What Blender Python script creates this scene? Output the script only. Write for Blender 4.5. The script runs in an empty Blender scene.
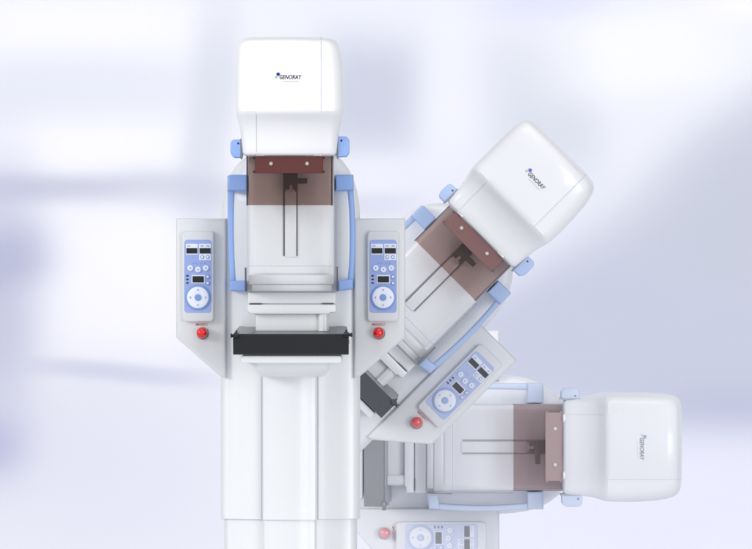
import bpy, bmesh, math
from mathutils import Vector, Matrix
C = bpy.context.scene.collection
U = 0.0027            # metres per photograph pixel at the front plane
D = 24.0              # camera distance
CX, CY = 376.0, 274.5
DREF = 60.0
FLOOR = 800.0
OFFP = 300
class G: S = U; ox = 290.0; oy = FLOOR; fade = 0.0; thin = 0.0; tag = ''
def V(px, py, d): return Vector(((px-G.ox)*G.S, -(d-DREF)*G.S, (G.oy-py)*G.S))

# ------------------------------------------------------------------ materials
def lin(c):
    c = c/255.0
    return c/12.92 if c <= 0.04045 else ((c+0.055)/1.055)**2.4
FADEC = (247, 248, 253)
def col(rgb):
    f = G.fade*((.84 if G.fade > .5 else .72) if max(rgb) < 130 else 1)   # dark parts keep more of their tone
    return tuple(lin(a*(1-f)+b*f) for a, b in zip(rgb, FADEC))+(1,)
_m = {}
def see_through(m, b):
    nt = m.node_tree; out = [n for n in nt.nodes if n.type == 'OUTPUT_MATERIAL'][0]
    t = nt.nodes.new('ShaderNodeBsdfTransparent'); mx = nt.nodes.new('ShaderNodeMixShader'); mx.inputs[0].default_value = G.thin
    nt.links.new(b.outputs[0], mx.inputs[1]); nt.links.new(t.outputs[0], mx.inputs[2]); nt.links.new(mx.outputs[0], out.inputs['Surface'])
def mat(name, rgb, rough=.4, spec=.5, metal=0, bump=.0, coat=0, mottle=.02, nofade=False):
    key = (name, G.fade)
    if key in _m: return _m[key]
    m = bpy.data.materials.new(name); m.use_nodes = True
    nt = m.node_tree; b = nt.nodes['Principled BSDF']
    c = col(rgb)
    tc = nt.nodes.new('ShaderNodeTexCoord'); n = nt.nodes.new('ShaderNodeTexNoise')
    n.inputs['Scale'].default_value = 5; n.inputs['Detail'].default_value = 4
    nt.links.new(tc.outputs['Object'], n.inputs['Vector'])
    mx = nt.nodes.new('ShaderNodeMix'); mx.data_type = 'RGBA'
    mx.inputs[6].default_value = tuple(x*(1-mottle) for x in c[:3])+(1,)
    mx.inputs[7].default_value = tuple(min(1, x*(1+mottle)) for x in c[:3])+(1,)
    nt.links.new(n.outputs['Fac'], mx.inputs[0]); nt.links.new(mx.outputs[2], b.inputs['Base Color'])
    b.inputs['Roughness'].default_value = rough
    b.inputs['Specular IOR Level'].default_value = spec
    b.inputs['Metallic'].default_value = metal
    b.inputs['Coat Weight'].default_value = coat
    r = nt.nodes.new('ShaderNodeMapRange')
    r.inputs['To Min'].default_value = max(0, rough-.06); r.inputs['To Max'].default_value = rough+.06
    n2 = nt.nodes.new('ShaderNodeTexNoise'); n2.inputs['Scale'].default_value = 30; n2.inputs['Detail'].default_value = 5
    nt.links.new(tc.outputs['Object'], n2.inputs['Vector'])
    nt.links.new(n2.outputs['Fac'], r.inputs['Value']); nt.links.new(r.outputs[0], b.inputs['Roughness'])
    if bump:
        n3 = nt.nodes.new('ShaderNodeTexNoise'); n3.inputs['Scale'].default_value = 900
        bp = nt.nodes.new('ShaderNodeBump'); bp.inputs['Strength'].default_value = bump; bp.inputs['Distance'].default_value = .0005
        nt.links.new(tc.outputs['Object'], n3.inputs['Vector']); nt.links.new(n3.outputs['Fac'], bp.inputs['Height'])
        nt.links.new(bp.outputs[0], b.inputs['Normal'])
    if G.thin: see_through(m, b)
    _m[key] = m; return m
def clear(name, tint, body, amount, rough=.08):
    """thin plastic sheet: tinted transmission, a little body colour, a little gloss"""
    key = (name, G.fade)
    if key in _m: return _m[key]
    m = bpy.data.materials.new(name); m.use_nodes = True
    nt = m.node_tree; nt.nodes.clear()
    o = nt.nodes.new('ShaderNodeOutputMaterial')
    t = nt.nodes.new('ShaderNodeBsdfTransparent'); t.inputs[0].default_value = tint+(1,)
    df = nt.nodes.new('ShaderNodeBsdfDiffuse'); df.inputs[0].default_value = col(body)
    gl = nt.nodes.new('ShaderNodeBsdfGlossy'); gl.inputs['Roughness'].default_value = rough
    m1 = nt.nodes.new('ShaderNodeMixShader'); m1.inputs[0].default_value = amount
    m2 = nt.nodes.new('ShaderNodeMixShader')
    lw = nt.nodes.new('ShaderNodeLayerWeight'); lw.inputs['Blend'].default_value = .5
    pw = nt.nodes.new('ShaderNodeMath'); pw.operation = 'POWER'; pw.inputs[1].default_value = 5; nt.links.new(lw.outputs['Facing'], pw.inputs[0])
    fr = nt.nodes.new('ShaderNodeMath'); fr.operation = 'MULTIPLY_ADD'; fr.inputs[1].default_value = .6; fr.inputs[2].default_value = .025; nt.links.new(pw.outputs[0], fr.inputs[0])
    nt.links.new(t.outputs[0], m1.inputs[1]); nt.links.new(df.outputs[0], m1.inputs[2])
    nt.links.new(fr.outputs[0], m2.inputs[0]); nt.links.new(m1.outputs[0], m2.inputs[1]); nt.links.new(gl.outputs[0], m2.inputs[2])
    nt.links.new(m2.outputs[0], o.inputs['Surface'])
    _m[key] = m; return m
def mats():
    t = G.tag
    return dict(
        white=mat('white_enamel'+t, (234, 236, 237), .32, .45, coat=.15),
        head=mat('head_enamel'+t, (247, 248, 249), .3, .45, coat=.2),
        grey=mat('console_plastic'+t, (224, 226, 227), .45, .4, bump=.15),
        panel=mat('panel_plastic'+t, (218, 220, 222), .4, .4, bump=.1),
        blue=mat('blue_plastic'+t, (146, 178, 234), .38, .45),
        lav=mat('keypad_film'+t, (156, 174, 224), .35, .4),
        ring=mat('dial_ring'+t, (128, 158, 214), .35, .4),
        key=mat('key_white'+t, (236, 240, 250), .4, .4),
        black=mat('display_black'+t, (16, 18, 22), .2, .5),
        dark=mat('tray_black'+t, (22, 24, 30), .38, .35, mottle=.06),
        traytop_lit=mat('tray_top_lit_grey'+t, (96, 98, 106), .3, .5),
        bar=mat('brown_bar'+t, (94, 42, 38), .3, .5),
        metal=mat('bracket_metal'+t, (26, 22, 24), .35, .5, metal=0),
        screw=mat('screw_steel'+t, (200, 195, 190), .3, .5, metal=.3),
        seam_shadow=mat('seam_shadow_grey'+t, (198, 201, 206), .6, .2),
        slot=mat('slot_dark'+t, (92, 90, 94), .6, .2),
        red=mat('button_red'+t, (232, 16, 18), .18, .6, coat=.6),
        collar=mat('button_collar'+t, (120, 125, 128), .4, .4),
        ink=mat('ink_black'+t, (38, 38, 48), .5, .2),
        logob=mat('logo_blue'+t, (16, 40, 150), .4, .4),
        logog=mat('logo_green'+t, (120, 190, 130), .4, .4),
        inkg=mat('ink_grey'+t, (190, 193, 198), .5, .2),
        inkr=mat('ink_red'+t, (196, 60, 60), .5, .2),
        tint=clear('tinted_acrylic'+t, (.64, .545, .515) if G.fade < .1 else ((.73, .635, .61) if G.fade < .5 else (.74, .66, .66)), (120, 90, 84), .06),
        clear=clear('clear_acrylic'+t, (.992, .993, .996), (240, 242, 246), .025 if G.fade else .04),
        edge=clear('acrylic_edge'+t, (.72, .73, .75), (180, 182, 188), .35),
    )

# ------------------------------------------------------------------ mesh helpers
def link(name, bm, m, parent, smooth=True, label=None):
    bmesh.ops.recalc_face_normals(bm, faces=bm.faces)
    me = bpy.data.meshes.new(name); bm.to_mesh(me); bm.free()
    me.materials.append(m)
    if smooth:
        me.shade_smooth() if hasattr(me, 'shade_smooth') else None
        try: me.set_sharp_from_angle(angle=math.radians(40))
        except Exception: pass
    o = bpy.data.objects.new(name, me); C.objects.link(o)
    if parent: o.parent = parent
    if label: o['label'] = label
    return o
def pieces(name, bm, m, parent):
    """link every separate piece of bm as an object of its own"""
    todo = set(bm.verts)
    while todo:
        isl = set(); st = [todo.pop()]
        while st:
            v = st.pop(); isl.add(v)
            for e in v.link_edges:
                q = e.other_vert(v)
                if q in todo: todo.discard(q); st.append(q)
        b = bmesh.new(); mp = {v: b.verts.new(v.co) for v in isl}
        for f in {f for v in isl for f in v.link_faces}: b.faces.new([mp[v] for v in f.verts])
        link(name, b, m, parent)
    bm.free()
def prism(bm, pts, d0, d1, bev=0, seg=2, allb=False):
    """outline (px,py) between depths d0 (back) and d1 (front)"""
    b = bmesh.new()
    f0 = [b.verts.new(V(x, y, d0)) for x, y in pts]; f1 = [b.verts.new(V(x, y, d1)) for x, y in pts]
    b.faces.new(f0); top = b.faces.new(f1); n = len(pts)
    for i in range(n): b.faces.new((f0[i], f0[(i+1) % n], f1[(i+1) % n], f1[i]))
    bmesh.ops.recalc_face_normals(b, faces=b.faces)
    if bev:
        e = list(b.edges) if allb else list(top.edges)
        bmesh.ops.bevel(b, geom=e, offset=bev*G.S, segments=seg, affect='EDGES', clamp_overlap=True, profile=.5)
    merge(bm, b)
def merge(bm, b):
    me = bpy.data.meshes.new('tmp'); b.to_mesh(me); b.free(); bm.from_mesh(me); bpy.data.meshes.remove(me)
def box(bm, x0, x1, y0, y1, d0, d1, bev=0, seg=2, allb=True):
    prism(bm, [(x0, y0), (x1, y0), (x1, y1), (x0, y1)], d0, d1, bev, seg, allb)
def rrect(x0, x1, y0, y1, r, n=5):
    p = []
    for cx, cy, a in ((x1-r, y0+r, -90), (x1-r, y1-r, 0), (x0+r, y1-r, 90), (x0+r, y0+r, 180)):
        for i in range(n+1):
            t = math.radians(a+90*i/n); p.append((cx+r*math.cos(t), cy+r*math.sin(t)))
    return p
def disc(cx, cy, r, n=32): return [(cx+r*math.cos(2*math.pi*i/n), cy+r*math.sin(2*math.pi*i/n)) for i in range(n)]
def lathe_d(bm, cx, cy, prof, n=28):
    """profile [(radius, depth)] turned about the depth axis"""
    rings = []
    for r, d in prof: rings.append([bm.verts.new(V(cx+r*math.cos(2*math.pi*i/n), cy+r*math.sin(2*math.pi*i/n), d)) for i in range(n)])
    for a, b in zip(rings, rings[1:]):
        for i in range(n): bm.faces.new((a[i], a[(i+1) % n], b[(i+1) % n], b[i]))
    bm.faces.new(rings[0]); bm.faces.new(rings[-1])
def lathe_x(bm, cy, cd, prof, n=24):
    rings = []
    for x, r in prof: rings.append([bm.verts.new(V(x, cy+r*math.cos(2*math.pi*i/n), cd+r*math.sin(2*math.pi*i/n))) for i in range(n)])
    for a, b in zip(rings, rings[1:]):
        for i in range(n): bm.faces.new((a[i], a[(i+1) % n], b[(i+1) % n], b[i]))
    bm.faces.new(rings[0]); bm.faces.new(rings[-1])
def section(xl, xr, db, df, r, bulge, nf=14, nc=6):
    """plan outline of a body: flat back, rounded front corners, gently bowed front"""
    p = [(xl, db)]
    for i in range(nc+1):
        t = math.pi-(math.pi/2)*i/nc; p.append((xl+r+r*math.cos(t), df-r+r*math.sin(t)))
    for i in range(1, nf):
        x = xl+r+(xr-xl-2*r)*i/nf; u = 2*i/nf-1; p.append((x, df+bulge*(1-u*u)))
    for i in range(nc+1):
        t = math.pi/2-(math.pi/2)*i/nc; p.append((xr-r+r*math.cos(t), df-r+r*math.sin(t)))
    p.append((xr, db)); return p
def loft(bm, rows, nf=14):
    """rows of (py, xl, xr, dback, dfront, corner radius, bulge)"""
    rings = [[bm.verts.new(V(x, r[0], d)) for x, d in section(*r[1:], nf=nf)] for r in rows]
    n = len(rings[0])
    for a, b in zip(rings, rings[1:]):
        for i in range(n): bm.faces.new((a[i], a[(i+1) % n], b[(i+1) % n], b[i]))
    bm.faces.new(rings[0]); bm.faces.new(rings[-1])
def tube(bm, pts, r, n=8):
    rings = []
    for k, p in enumerate(pts):
        a = pts[max(0, k-1)]; b = pts[min(len(pts)-1, k+1)]
        t = (b-a).normalized(); s = t.cross(Vector((0, 1, .01))).normalized(); w = t.cross(s)
        rings.append([bm.verts.new(p+(s*math.cos(2*math.pi*i/n)+w*math.sin(2*math.pi*i/n))*r*G.S) for i in range(n)])
    for a, b in zip(rings, rings[1:]):
        for i in range(n): bm.faces.new((a[i], a[(i+1) % n], b[(i+1) % n], b[i]))
    bm.faces.new(rings[0]); bm.faces.new(rings[-1])
def interp(tab, y):
    for (a, b) in zip(tab, tab[1:]):
        if a[0] <= y <= b[0]:
            t = (y-a[0])/(b[0]-a[0]); return [p+(q-p)*t for p, q in zip(a, b)]
    return list(tab[-1] if y > tab[-1][0] else tab[0])
def text(name, s, x0, x1, base, cap, d, m, parent, shear=0, bold=.0):
    cu = bpy.data.curves.new(name, 'FONT'); cu.body = s; cu.size = 1; cu.shear = shear; cu.offset = bold; cu.resolution_u = 3
    o = bpy.data.objects.new('tmp', cu); C.objects.link(o)
    dg = bpy.context.evaluated_depsgraph_get(); me = bpy.data.meshes.new_from_object(o.evaluated_get(dg))
    bpy.data.objects.remove(o); bpy.data.curves.remove(cu)
    xs = [v.co.x for v in me.vertices]; ys = [v.co.y for v in me.vertices]
    for v in me.vertices:
        fx = (v.co.x-min(xs))/(max(xs)-min(xs)); fy = (v.co.y-min(ys))/(max(ys)-min(ys))
        v.co = V(x0+(x1-x0)*fx, base-cap*fy, d)
    bm = bmesh.new(); bm.from_mesh(me); bpy.data.meshes.remove(me)
    return link(name, bm, m, parent, smooth=False)

# ------------------------------------------------------------------ the unit
HEAD = [(38.6, 250, 323.3, 128, 14), (39.2, 246.5, 328.3, 134, 15), (40.5, 243.5, 332.8, 140, 16), (43.0, 240.8, 336.3, 146, 16), (47, 238.8, 338.9, 149, 16), (55, 237.4, 341.3, 150, 16), (66, 236.8, 342.9, 150, 16), (80, 236.6, 343.9, 150, 16), (95, 236.6, 344.3, 150, 16), (108, 236.6, 343.9, 150, 15), (112.5, 236.8, 343.6, 150, 14), (114.5, 237, 343.3, 148.4, 14), (116.5, 237.3, 342.8, 146, 13), (120, 238.2, 341.9, 140.5, 12), (127, 240.2, 339.8, 133.5, 11), (135, 241.6, 338.8, 129, 10), (146, 242.6, 337.8, 125.5, 9), (153, 243.2, 337.2, 125, 9), (155.2, 244.4, 336.2, 123, 8), (156, 246, 334.6, 121, 7)]
def head_surface(x, y):
    r = interp(HEAD, y); xl, xr, df, rad = r[1:5]
    if x < xl+rad: return df-rad+math.sqrt(max(0, rad*rad-(xl+rad-x)**2))
    if x > xr-rad: return df-rad+math.sqrt(max(0, rad*rad-(x-xr+rad)**2))
    u = 2*(x-xl-rad)/(xr-xl-2*rad)-1
    return df+5*(1-u*u)
BODY = [  # py, xl, xr
    (150, 254, 330), (154, 247, 336), (160, 239.5, 342.5), (168, 232.5, 348.5), (178, 227, 353.5), (190, 223, 357), (204, 220.6, 359.2), (220, 219.5, 360)]

def keypad(con, M, dx):
    """everything on the control panel; dx shifts from the left console's own coordinates"""
    X = lambda x: x+dx
    bm = bmesh.new(); prism(bm, [(X(184), 231), (X(211), 231), (X(213), 233), (X(213), 319), (X(210.5), 322), (X(183.5), 322), (X(181), 319.5), (X(181), 234)], 4, 13, 1.6, 3)
    cp = link('control_panel', bm, M['panel'], con)
    bm = bmesh.new(); prism(bm, rrect(X(183.3), X(210.6), 239.5, 313, 3.2), 12, 13.4, .3, 1)
    link('keypad_film', bm, M['lav'], con)
    bm = bmesh.new()
    for a, b in ((184.9, 196.9), (198, 210)): box(bm, X(a), X(b), 243.6, 254.6, 13, 13.8, 0)
    box(bm, X(198.2), X(210), 254.4, 260, 13, 13.9, 0); box(bm, X(190.6), X(204), 275, 283.4, 13, 13.8, 0)
    pieces('display_surround', bm, M['key'], con)
    for a, b, y0, y1 in ((185.4, 196.3, 248, 253.4), (198.6, 209.7, 248, 253.4), (191.6, 203, 276.2, 282.4)):
        bm = bmesh.new(); box(bm, X(a), X(b), y0, y1, 13.2, 14.4, 0)
        link('display', bm, M['black'], con)
    for cx, cy, r in ((189.4, 268, 2.9), (197.2, 269.6, 2.9), (205, 268, 2.9)):
        bm = bmesh.new(); lathe_d(bm, X(cx), cy, [(r, 13.2), (r, 14.6), (r*.75, 15.1), (r*.3, 14.8)], 24); k = link('round_key', bm, M['key'], con)
        bm = bmesh.new(); lathe_d(bm, X(cx), cy, [(r*.26, 14.6), (r*.26, 15.4)], 12); link('key_mark', bm, M['ring'], con)
    for cx, cy, r in ((201.2, 257, 1.9), (206.8, 257, 1.9), (206.8, 276.8, 1.9), (206.8, 283.2, 1.9)):
        bm = bmesh.new(); lathe_d(bm, X(cx), cy, [(r, 13.2), (r, 14.5), (r*.7, 14.9)], 20); k = link('small_key', bm, M['ring'], con)
        bm = bmesh.new(); lathe_d(bm, X(cx), cy, [(r*.6, 14.4), (r*.6, 15.1)], 16); link('key_mark', bm, M['key'], con)
    bm = bmesh.new()
    for y in (275.8, 279.4, 283): box(bm, X(185.3), X(187.5), y-.7, y+.7, 13.2, 13.9, 0)
    pieces('indicator_mark', bm, M['ink'], con)
    bm = bmesh.new()
    for x in (191.5, 194.5, 199.6, 203.2): box(bm, X(x), X(x+1.1), 262.6, 263.9, 13.2, 13.8, 0)
    for x in (186.3, 199.6, 205.5): box(bm, X(x), X(x+3), 245.3, 246.2, 13.6, 14.1, 0)
    pieces('key_symbol', bm, M['ring'], con)
    bm = bmesh.new(); lathe_d(bm, X(197), 297.6, [(12.6, 13), (12.6, 14.4), (12, 14.9), (9, 14.9)], 40); dl = link('dial', bm, M['ring'], con)
    bm = bmesh.new(); lathe_d(bm, X(197), 297.6, [(10.8, 14), (10.8, 15.2), (10.1, 15.7), (5, 15.5)], 40); link('dial_plate', bm, M['key'], con)
    bm = bmesh.new(); lathe_d(bm, X(197), 297.6, [(3.3, 15), (3.3, 16.4), (2.7, 16.9)], 24); link('dial_button', bm, M['ring'], con)
    bm = bmesh.new()
    for ax, ay in ((0, -1), (1, 0), (0, 1), (-1, 0)):
        cx, cy = X(197)+ax*7.2, 297.6+ay*7.2
        prism(bm, [(cx+ax*1.4, cy+ay*1.4), (cx-ay*1.3, cy+ax*1.3), (cx+ay*1.3, cy-ax*1.3)], 15.3, 16)
    pieces('dial_arrow', bm, M['ring'], con)

def console(root, M, side):
    if side < 0: pts = [(175, 218), (225, 218), (225, 379), (219.5, 377), (175, 338)]; dx = 0; bx = 201; tx = (194.5, 207)
    else: pts = [(354, 218), (405.5, 218), (405.5, 338), (360, 377), (354, 379)]; dx = 186.2; bx = 378.5; tx = (371.5, 385.5)
    bm = bmesh.new(); prism(bm, pts, -24, 6, 3, 3)
    con = link('console', bm, M['grey'], root)
    keypad(con, M, dx)
    bm = bmesh.new(); lathe_d(bm, bx+.6, 333.8, [(6.2, 5), (6.2, 8), (5, 8.6)]); link('button_collar', bm, M['collar'], con)
    bm = bmesh.new(); lathe_d(bm, bx, 333.2, [(3.6, 8), (3.8, 12), (5.3, 12.6), (5.6, 14.5), (5.3, 16.6), (4.2, 18.3), (2.4, 19.2), (.6, 19.5)])
    link('emergency_button', bm, M['red'], con)
    text('warning_print', 'EMERGENCY', tx[0], tx[1], 325.9, 2.3, 6.12, M['inkr'], con, bold=.01)

def unit(root, M, full, left=True):
    S_ = []
    # gantry body
    end = 521 if full else 402
    bm = bmesh.new(); rows = [(y, a, b, -46, 0, 11, 19) for y, a, b in BODY]+[(300, 219.5, 360, -46, 0, 11, 19), (end-.6, 219.5, 360, -46, 0, 11, 19), (end, 220.2, 359.3, -46, -1, 10, 19)]
    rows = [(150-.6, 257, 327, -40, -4, 8, 10)]+rows
    loft(bm, rows); body = link('gantry_body', bm, M['white'], root)
    # raised spine down the middle, below the tray
    bm = bmesh.new(); loft(bm, [(370, 262, 317, -20, 25, 3.5, 5), (end, 262, 317, -20, 25, 3.5, 5)]); link('spine_cover', bm, M['white'], body)
    bm = bmesh.new(); box(bm, 260.4, 262.2, 370, end-.5, 5, 18.2, 0); box(bm, 316.8, 318.2, 370, end-.5, 5, 17.8, 0); pieces('spine_shadow_line', bm, M['seam_shadow'], body)  # grey strips paint the shadow line along both sides of the spine
    if full:
        bm = bmesh.new(); loft(bm, [(521, 223, 357, -42, -3, 10, 18), (FLOOR-16, 223, 357, -42, -3, 10, 18)])
        col_ = link('base_column', bm, M['white'], root)
        bm = bmesh.new(); loft(bm, [(521.2, 262.8, 316.2, -20, 22, 3.5, 5), (FLOOR-16, 262.8, 316.2, -20, 22, 3.5, 5)]); link('spine_cover', bm, M['white'], col_)
        bm = bmesh.new(); prism(bm, rrect(190, 390, FLOOR-16, FLOOR, 5), -120, 110, 3, 2); link('foot_plate', bm, M['grey'], root)
    # consoles
    if left: console(root, M, -1)
    console(root, M, 1)
    # carriage: inner front panel with the rail slot
    bm = bmesh.new(); loft(bm, [(150, 248.8, 334.2, -10, 76, 6, 2), (273, 248.8, 334.2, -10, 76, 6, 2), (276.5, 249.2, 333.8, -10, 73, 6, 2)], nf=8)
    car = link('carriage_panel', bm, M['white'], root)
    bm = bmesh.new(); box(bm, 283.2, 285, 172, 256, 75, 78.6, 0); box(bm, 296.6, 297.9, 172, 256, 75, 78.6, 0); pieces('rail_slot', bm, M['slot'], car)
    bm = bmesh.new(); box(bm, 285.2, 296.4, 172, 257, 76, 80, .6); link('rail', bm, M['white'], car)
    bm = bmesh.new(); box(bm, 283.6, 297.4, 168, 191.5, 80, 84, .5); box(bm, 284, 291, 178, 190, 84, 89, .8)
    prism(bm, [(286, 181.5), (290, 179), (300, 178.4), (307.5, 178.6), (307.5, 183.6), (300, 184.2), (291, 183.6), (287, 186)], 89, 96, .8, 2)
    br = link('clamp_bracket', bm, M['metal'], root)
    bm = bmesh.new(); box(bm, 289.6, 292.6, 184.8, 191.2, 89, 92, .5); box(bm, 286, 295, 189.6, 191.4, 84, 90.5, .3); link('clamp_plate', bm, M['screw'], br)
    # stepped compression carriage blocks
    bm = bmesh.new(); box(bm, 249, 334.5, 275, 284.4, 10, 92, 1.2, 2); box(bm, 252, 332, 284.4, 292, 10, 90, 1)
    box(bm, 248.5, 336, 292, 303.4, 10, 92, 1.2, 3); box(bm, 250, 335, 303.4, 304.6, 10, 88, 0)
    prism(bm, [(248, 304.4), (336, 304.4), (336, 311.8), (330, 312.4), (329, 313.8), (252, 313.8), (248, 311.4)], 10, 94, 1, 2)
    pc = link('paddle_carriage', bm, M['white'], root)
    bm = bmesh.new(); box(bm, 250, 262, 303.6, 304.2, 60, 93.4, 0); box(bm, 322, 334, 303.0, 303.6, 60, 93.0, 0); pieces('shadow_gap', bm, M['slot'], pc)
    bm = bmesh.new(); box(bm, 256, 329, 313.6, 331.2, 10, 84, 1.5, 3); loft(bm, [(313, 318.5, 328, 70, 91, 3.5, 1), (331, 318.5, 328, 70, 91, 3.5, 1)], nf=6); link('paddle_arm', bm, M['white'], pc)
    # image receptor tray
    bm = bmesh.new()
    pr = [(326.6, 6, 238.4, 346), (327.4, 12, 238, 346.5), (333.6, 128, 234.2, 348.6), (334.6, 130, 234, 349), (353.4, 130, 234.2, 349), (354.2, 128, 234.6, 348.6), (354.2, 6, 238, 345)]
    L = [bm.verts.new(V(a, y, d)) for y, d, a, b in pr]; R = [bm.verts.new(V(b, y, d)) for y, d, a, b in pr]
    for i in range(len(pr)): j = (i+1) % len(pr); bm.faces.new((L[i], L[j], R[j], R[i]))
    bm.faces.new(L); bm.faces.new(R)
    tr = link('receptor_tray', bm, M['dark'], root)
    bm = bmesh.new(); a = [bm.verts.new(V(x, y, d)) for x, y, d in ((239, 326.9, 10), (345.5, 326.9, 10), (348, 333.3, 127), (234.8, 333.3, 127))]
    b_ = [bm.verts.new(v.co+Vector((0, 0, -.6*G.S))) for v in a]
    bm.faces.new(a); bm.faces.new(b_[::-1])
    for q in range(4): bm.faces.new((a[q], b_[q], b_[(q+1) % 4], a[(q+1) % 4]))
    link('tray_top_lit', bm, M['traytop_lit'], tr)  # thin sheet, its lighter grey paints the light falling on the dark tray's top
    for x0, x1, yy in ((231.6, 240.5, 335.2), (343.5, 352.6, 334.4)):
        s = 1 if x0 > 300 else -1; o_ = x1 if s > 0 else x0; i_ = x0 if s > 0 else x1
        bm = bmesh.new(); lathe_x(bm, yy, 130, [(i_, 1.5), (i_+s*.8, 2.7), (i_+s*5.5, 2.8), (i_+s*6, 1.6), (o_-s*1.8, 1.6), (o_-s*1.5, 2.2), (o_, 2)], 16)
        box(bm, min(i_+s*2, i_+s*4), max(i_+s*2, i_+s*4), yy-5.2, yy, 116, 132, .4)
        link('tray_latch', bm, M['black'], tr)
    bm = bmesh.new(); box(bm, 348.4, 350.2, 339.4, 343, 110, 126, .4); link('tray_tab', bm, M['screw'], tr)
    bm = bmesh.new(); prism(bm, rrect(241.5, 342, 355, 362.6, 2.6), 5, 124, 1.4, 3); sp = link('tray_support', bm, M['white'], root)
    bm = bmesh.new(); rr = []
    for k in range(8):
        t = k/7; a = math.pi/2*t; y = 362+14.6*math.sin(a); ins = 9*(1-math.cos(a)); rr.append((y, 254.5+ins, 330-ins, 2, 104-26*(1-math.cos(a)), 7, 3))
    loft(bm, rr, nf=10); link('support_bracket', bm, M['white'], sp)
    # tube head
    bm = bmesh.new(); loft(bm, [(y, a, b, 4, d, r, 5) for y, a, b, d, r in HEAD], nf=18); hd = link('tube_head', bm, M['head'], root)
    bm = bmesh.new(); tube(bm, [V(321.5, y, head_surface(321.5, y)-.12) for y in [39.5]+list(range(41, 113, 3))+[112.4]], .42, 6)
    link('cover_seam', bm, M['seam_shadow'], hd)
    bm = bmesh.new(); tube(bm, [V(257.5, y, head_surface(257.5, y)-.12) for y in list(range(115, 155, 2))], .36, 6); link('cover_seam', bm, M['seam_shadow'], hd)
    zt = head_surface(290, 77)+.25
    lg = text('logo', 'GENORAY', 280.6, 302.4, 81.2, 4.3, zt, M['ink'], hd, shear=.25, bold=.012)
    bm = bmesh.new(); prism(bm, disc(279.2, 76.2, 1.75, 20), zt-1, zt+.1); link('logo_dot', bm, M['logob'], hd)
    bm = bmesh.new(); prism(bm, disc(277.2, 79.2, 1.0, 16), zt-1, zt+.05); link('logo_dot', bm, M['logog'], hd)
    bm = bmesh.new()
    box(bm, 284, 299, 83.0, 83.6, zt-1, zt+.02, 0)
    link('logo_underline', bm, M['inkg'], hd)
    bm = bmesh.new()
    for x, r in ((261, 1.6), (318, 1.6)): box(bm, x-4, x+4, 154.6, 156.8, 110, 126, .5)
    pieces('shield_mount', bm, M['screw'], hd)
    # side knobs
    for s in (-1, 1):
        x0, x1, y0, y1 = (231.2, 243.5, 140, 158.2) if s < 0 else (336.5, 349.6, 137.2, 157.8)
        bm = bmesh.new()
        if s < 0: pts = [(x1, y0), (x1, y1), (x0+3, y1), (x0+.4, y1-3.5), (x0, y1-8), (x0+.3, y0+3), (x0+2.4, y0+.5)]
        else: pts = [(x0, y0+.6), (x0+2, y0), (x1-3.2, y0), (x1-.2, y0+3), (x1, y1-5), (x1-2.6, y1-.6), (x0, y1)]
        prism(bm, pts, 70, 118, 2.4, 4, True); kn = link('side_knob', bm, M['blue'], root)
        bm = bmesh.new(); lathe_d(bm, 239.2 if s < 0 else 341.6, y0+4.2, [(1.0, 116), (1.0, 118.3)], 14); link('knob_hole', bm, M['ink'], kn)
        bm = bmesh.new(); xx = (x1-2.2, x1-.8) if s < 0 else (x0+.6, x0+2); box(bm, xx[0], xx[1], y0-.8, y1+1.2, 72, 118.6, .3); link('knob_washer', bm, M['collar'], kn)
    # face shield
    bm = bmesh.new(); box(bm, 247.6, 333.6, 157, 205.6, 118, 119.2, 0); sh = link('tinted_shield', bm, M['tint'], root)
    bm = bmesh.new()
    prism(bm, [(254.6, 158), (256, 157), (323.4, 157), (324.4, 158.2), (323.6, 160), (323.6, 171), (324.6, 172.6), (323.6, 174), (255.6, 174), (254.4, 172.6), (255.6, 171), (255.6, 160)], 119.4, 122, .4, 1)
    br = link('shield_bar', bm, M['bar'], sh)
    for x in (271.8, 307.6):
        bm = bmesh.new(); lathe_d(bm, x, 164.3, [(1.9, 121.6), (1.8, 123), (1.1, 123.6)], 18); link('screw', bm, M['screw'], sh)
    bm = bmesh.new()
    for x, y in ((254.8, 158.6), (324.1, 158.6), (254.8, 172.4), (324.1, 172.4)): prism(bm, disc(x, y, 1.1, 12), 121, 122.6)
    pieces('bar_corner', bm, M['ink'], sh)
    bm = bmesh.new(); box(bm, 247.3, 248.3, 156.6, 206, 100, 119.8, 0); box(bm, 331.6, 332.5, 156.6, 206, 112, 119.8, 0); pieces('shield_edge', bm, M['ink'], sh)
    bm = bmesh.new(); U_ = [(247.6, 84), (247.6, 113.2), (335.4, 113.2), (335.4, 84), (334.6, 84), (334.6, 112.4), (248.4, 112.4), (248.4, 84)]
    A = [bm.verts.new(V(x, 206.2, d)) for x, d in U_]; B = [bm.verts.new(V(x, 291, d)) for x, d in U_]
    for q in range(8): bm.faces.new((A[q], A[(q+1) % 8], B[(q+1) % 8], B[q]))
    bm.faces.new(A); bm.faces.new(B)
    cs = link('clear_shield', bm, M['clear'], root)
    bm = bmesh.new(); box(bm, 248, 335.4, 290.8, 291.9, 84, 113.6, 0); box(bm, 335.6, 336.4, 206, 291.4, 108, 113.4, 0)
    box(bm, 249, 334, 265.8, 266.2, 111, 112, 0); box(bm, 249, 334, 284.2, 284.7, 111, 112, 0); pieces('shield_edge', bm, M['edge'], cs)
    bm = bmesh.new(); box(bm, 245.6, 247, 267.5, 291, 90, 115, .3); box(bm, 336.8, 338, 266.5, 291.5, 90, 115, .3); pieces('shield_clip', bm, M['slot'], cs)
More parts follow.
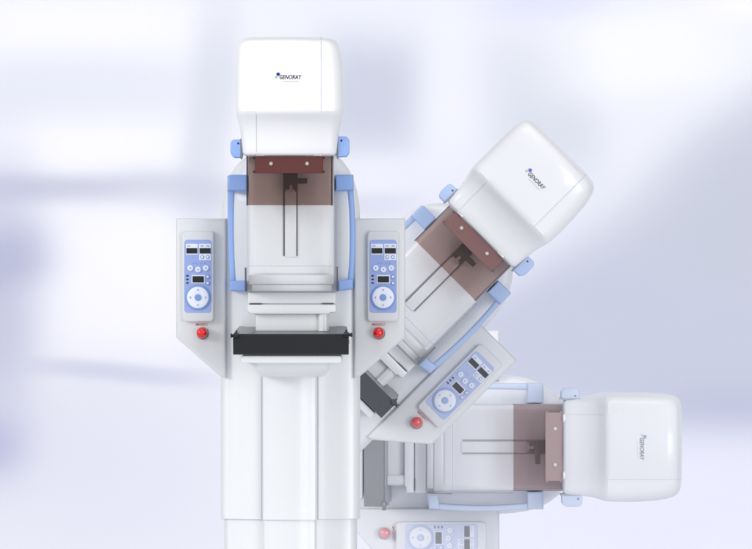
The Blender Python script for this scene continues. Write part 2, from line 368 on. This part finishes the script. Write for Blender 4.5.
    # handles
    for s in (-1, 1):
        ys = [188+i*(285-188)/20 for i in range(21)]
        out = []; inn = []
        for y in ys:
            u = (y-188)/(285-188); b = math.sin(math.pi*u)
            if s > 0: out.append((353.2+2.2*b, y)); inn.append((346.8+2.9*b**.7, y))
            else: out.append((227.4-.6*b+2.2*u, y)); inn.append((234.2-1.4*b+1.5*u, y))
        bm = bmesh.new(); prism(bm, out+inn[::-1], 34, 58, 2.2, 4); hn = link('handle', bm, M['blue'], root)
        for k, (y0, y1) in enumerate(((174.6, 190.8), (280.6, 291.2))):
            if s > 0: pts = [(335.6, y0), (353.4, y0+(0 if k == 0 else -3)), (353.6, y1-.6), (336, y1)] if k == 0 else [(338.4, y0), (353, y0-2), (353, y1-2), (338.4, y1)]
            else: pts = [(246.9, y0), (230, y0), (227.4, y0+1.6), (227.4, y1), (246.9, y1)] if k == 0 else [(245.5, y0), (229.6, y0), (229.4, y1-.5), (245.5, y1+.6)]
            bm = bmesh.new(); prism(bm, pts, 0, 62, 2.4, 4); pass; link('handle_mount', bm, M['blue'], hn)

def empty(name, loc, roty, label, cat, group):
    o = bpy.data.objects.new(name, None); C.objects.link(o); o.location = loc; o.rotation_euler = (0, math.radians(roty), 0)
    o.empty_display_size = .1
    o['label'] = label; o['category'] = cat; o['group'] = group
    return o
GRP = 'x-ray machines shown at three angles'
# upright machine
G.S = U; G.ox, G.oy = 290., FLOOR
r1 = empty('mammography_machine', ((290-CX)*U, 0, (CY-FLOOR)*U), 0,
           'upright white x-ray machine on its tall column, with two control consoles, nearest and brightest', 'x-ray machine', GRP)
unit(r1, mats(), True)
# the same head unit turned 45 and 90 degrees, standing behind one another
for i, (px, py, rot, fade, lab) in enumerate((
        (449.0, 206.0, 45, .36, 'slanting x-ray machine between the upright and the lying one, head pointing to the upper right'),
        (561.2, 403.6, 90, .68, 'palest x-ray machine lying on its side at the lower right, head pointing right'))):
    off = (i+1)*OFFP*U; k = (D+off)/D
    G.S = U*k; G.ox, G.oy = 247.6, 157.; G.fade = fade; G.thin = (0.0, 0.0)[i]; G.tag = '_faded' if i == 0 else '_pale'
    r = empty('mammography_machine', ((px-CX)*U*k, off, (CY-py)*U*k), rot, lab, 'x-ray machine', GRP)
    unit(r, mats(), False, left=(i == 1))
G.fade = 0

# ------------------------------------------------------------------ backdrop and floor
BY = 4.2; KB = (D+BY)/D
def backdrop_material():
    m = bpy.data.materials.new('blurred_room_backdrop'); m.use_nodes = True  # soft colour patches stand in for an out-of-focus room
    nt = m.node_tree; b = nt.nodes['Principled BSDF']; b.inputs['Roughness'].default_value = .9; b.inputs['Specular IOR Level'].default_value = .1
    tc = nt.nodes.new('ShaderNodeTexCoord')
    def math_(op, a, c=None):
        n = nt.nodes.new('ShaderNodeMath'); n.operation = op
        for i, v in enumerate((a, c)):
            if v is None: continue
            if isinstance(v, (int, float)): n.inputs[i].default_value = v
            else: nt.links.new(v, n.inputs[i])
        return n.outputs[0]
    sep = nt.nodes.new('ShaderNodeSeparateXYZ'); nt.links.new(tc.outputs['Object'], sep.inputs[0])
    PX = math_('ADD', math_('MULTIPLY', sep.outputs[0], 1/(U*KB)), CX)
    PY = math_('ADD', math_('MULTIPLY', sep.outputs[2], -1/(U*KB)), CY)
    nz = nt.nodes.new('ShaderNodeTexNoise'); nz.inputs['Scale'].default_value = 1.6; nz.inputs['Detail'].default_value = 1
    nt.links.new(tc.outputs['Object'], nz.inputs['Vector'])
    wob = math_('MULTIPLY', math_('SUBTRACT', nz.outputs['Fac'], .5), 40)
    PXw = math_('ADD', PX, wob); PYw = math_('ADD', PY, math_('MULTIPLY', wob, .3))
    cur = None
    base = tuple(lin(v) for v in BASE)+(1,)
    for cx, cy, hw, hh, ang, p, rgb, st in BLOBS:
        a = math.radians(ang); ca, sa = math.cos(a), math.sin(a)
        dx = math_('SUBTRACT', PXw, cx); dy = math_('SUBTRACT', PYw, cy)
        u = math_('DIVIDE', math_('ADD', math_('MULTIPLY', dx, ca), math_('MULTIPLY', dy, sa)), hw)
        v = math_('DIVIDE', math_('SUBTRACT', math_('MULTIPLY', dy, ca), math_('MULTIPLY', dx, sa)), hh)
        e = math_('ADD', math_('POWER', math_('ABSOLUTE', u), p), math_('POWER', math_('ABSOLUTE', v), p))
        w = math_('MULTIPLY', math_('EXPONENT', math_('MULTIPLY', e, -.7)), st)
        mx = nt.nodes.new('ShaderNodeMix'); mx.data_type = 'RGBA'
        nt.links.new(w, mx.inputs[0])
        if cur is None: mx.inputs[6].default_value = base
        else: nt.links.new(cur, mx.inputs[6])
        mx.inputs[7].default_value = tuple(lin(v) for v in rgb)+(1,)
        cur = mx.outputs[2]
    nt.links.new(cur, b.inputs['Base Color'])
    return m
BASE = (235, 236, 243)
K = -4   # patch colours are a little darker than they look under the lamps
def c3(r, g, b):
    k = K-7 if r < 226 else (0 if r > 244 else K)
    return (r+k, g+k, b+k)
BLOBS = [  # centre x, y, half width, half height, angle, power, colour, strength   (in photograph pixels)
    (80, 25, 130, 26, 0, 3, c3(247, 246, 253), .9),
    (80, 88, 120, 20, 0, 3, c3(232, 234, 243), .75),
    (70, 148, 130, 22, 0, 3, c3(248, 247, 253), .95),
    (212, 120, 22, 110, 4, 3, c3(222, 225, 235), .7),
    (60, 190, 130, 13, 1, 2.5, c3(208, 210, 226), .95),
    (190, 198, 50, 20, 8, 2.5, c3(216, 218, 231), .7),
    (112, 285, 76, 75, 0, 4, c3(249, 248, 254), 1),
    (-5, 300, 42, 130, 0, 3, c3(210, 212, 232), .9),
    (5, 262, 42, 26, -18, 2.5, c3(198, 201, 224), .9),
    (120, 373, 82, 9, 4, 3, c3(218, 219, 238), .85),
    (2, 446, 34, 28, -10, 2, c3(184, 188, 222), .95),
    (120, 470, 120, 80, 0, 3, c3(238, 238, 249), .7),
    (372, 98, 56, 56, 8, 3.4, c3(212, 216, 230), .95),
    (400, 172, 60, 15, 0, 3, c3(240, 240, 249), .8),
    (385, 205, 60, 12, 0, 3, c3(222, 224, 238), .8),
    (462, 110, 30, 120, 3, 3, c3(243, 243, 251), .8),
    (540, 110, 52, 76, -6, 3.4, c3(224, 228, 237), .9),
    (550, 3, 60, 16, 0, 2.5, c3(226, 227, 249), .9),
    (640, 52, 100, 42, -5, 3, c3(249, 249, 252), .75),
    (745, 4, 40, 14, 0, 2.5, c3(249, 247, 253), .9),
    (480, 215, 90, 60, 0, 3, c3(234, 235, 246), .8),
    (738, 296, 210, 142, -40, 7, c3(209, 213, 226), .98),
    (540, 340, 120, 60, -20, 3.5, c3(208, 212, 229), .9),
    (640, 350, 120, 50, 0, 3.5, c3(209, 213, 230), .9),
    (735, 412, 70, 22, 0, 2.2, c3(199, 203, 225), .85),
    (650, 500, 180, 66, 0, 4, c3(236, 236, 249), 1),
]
bm = bmesh.new()
prof = [(BY-8.5, (CY-FLOOR)*U)] + [(BY-.6+.6*math.sin(math.radians(t)), (CY-FLOOR)*U+.6-.6*math.cos(math.radians(t))) for t in range(0, 91, 10)] + [(BY, 3.2)]
rows = [[bm.verts.new(Vector((x, y, z))) for y, z in prof] for x in (-4.5, 4.5)]
for i in range(len(prof)-1): bm.faces.new((rows[0][i], rows[0][i+1], rows[1][i+1], rows[1][i]))
bd = link('backdrop', bm, backdrop_material(), None); bd['kind'] = 'structure'

# ------------------------------------------------------------------ light
sc = bpy.context.scene
w = bpy.data.worlds.new('World'); sc.world = w; w.use_nodes = True
# soft studio surround: brightest in front of and above the subject, dimmer to the sides and behind
nt = w.node_tree; bg = nt.nodes['Background']
tc = nt.nodes.new('ShaderNodeTexCoord'); dt = nt.nodes.new('ShaderNodeVectorMath'); dt.operation = 'DOT_PRODUCT'
dt.inputs[1].default_value = Vector((-.25, -.85, .4)).normalized()
mr = nt.nodes.new('ShaderNodeMapRange'); mr.interpolation_type = 'SMOOTHSTEP'
mr.inputs['From Min'].default_value = -.25; mr.inputs['From Max'].default_value = .8
mr.inputs['To Min'].default_value = .14; mr.inputs['To Max'].default_value = .82
nt.links.new(tc.outputs['Generated'], dt.inputs[0]); nt.links.new(dt.outputs['Value'], mr.inputs['Value'])
nt.links.new(mr.outputs[0], bg.inputs[1]); bg.inputs[0].default_value = (.965, .972, 1, 1)
def area(name, loc, target, size, power, colr=(1, 1, 1)):
    l = bpy.data.lights.new(name, 'AREA'); l.shape = 'RECTANGLE'; l.size, l.size_y = size; l.energy = power; l.color = colr
    o = bpy.data.objects.new(name, l); C.objects.link(o); o.location = loc
    o.rotation_euler = (Vector(target)-Vector(loc)).to_track_quat('-Z', 'Y').to_euler(); o['kind'] = 'structure'; return o
area('fill_softbox', (10, -17, 0), (0, 0, 0), (7, 7), 900, (.98, .99, 1))
area('key_softbox', (-16, -11.5, 5), (0, 0, 0), (5, 5), 1150, (1, .99, .98))
area('top_softbox', (0.5, -3, 6), (0, 1, 0), (4, 3), 60, (.97, .98, 1))

# ------------------------------------------------------------------ camera
cam = bpy.data.cameras.new('Camera'); co = bpy.data.objects.new('Camera', cam); C.objects.link(co)
co.location = (0, -D, 0); co.rotation_euler = (math.radians(90), 0, 0)
cam.sensor_width = 36; cam.lens = 36*D/(752*U); cam.clip_start = 1; cam.clip_end = 200
sc.camera = co
sc.view_settings.view_transform = 'Standard'; sc.view_settings.look = 'None'; sc.view_settings.gamma = 1
sc.view_settings.exposure = 0.05
sc.render.engine = 'CYCLES'
sc.cycles.transparent_max_bounces = 16
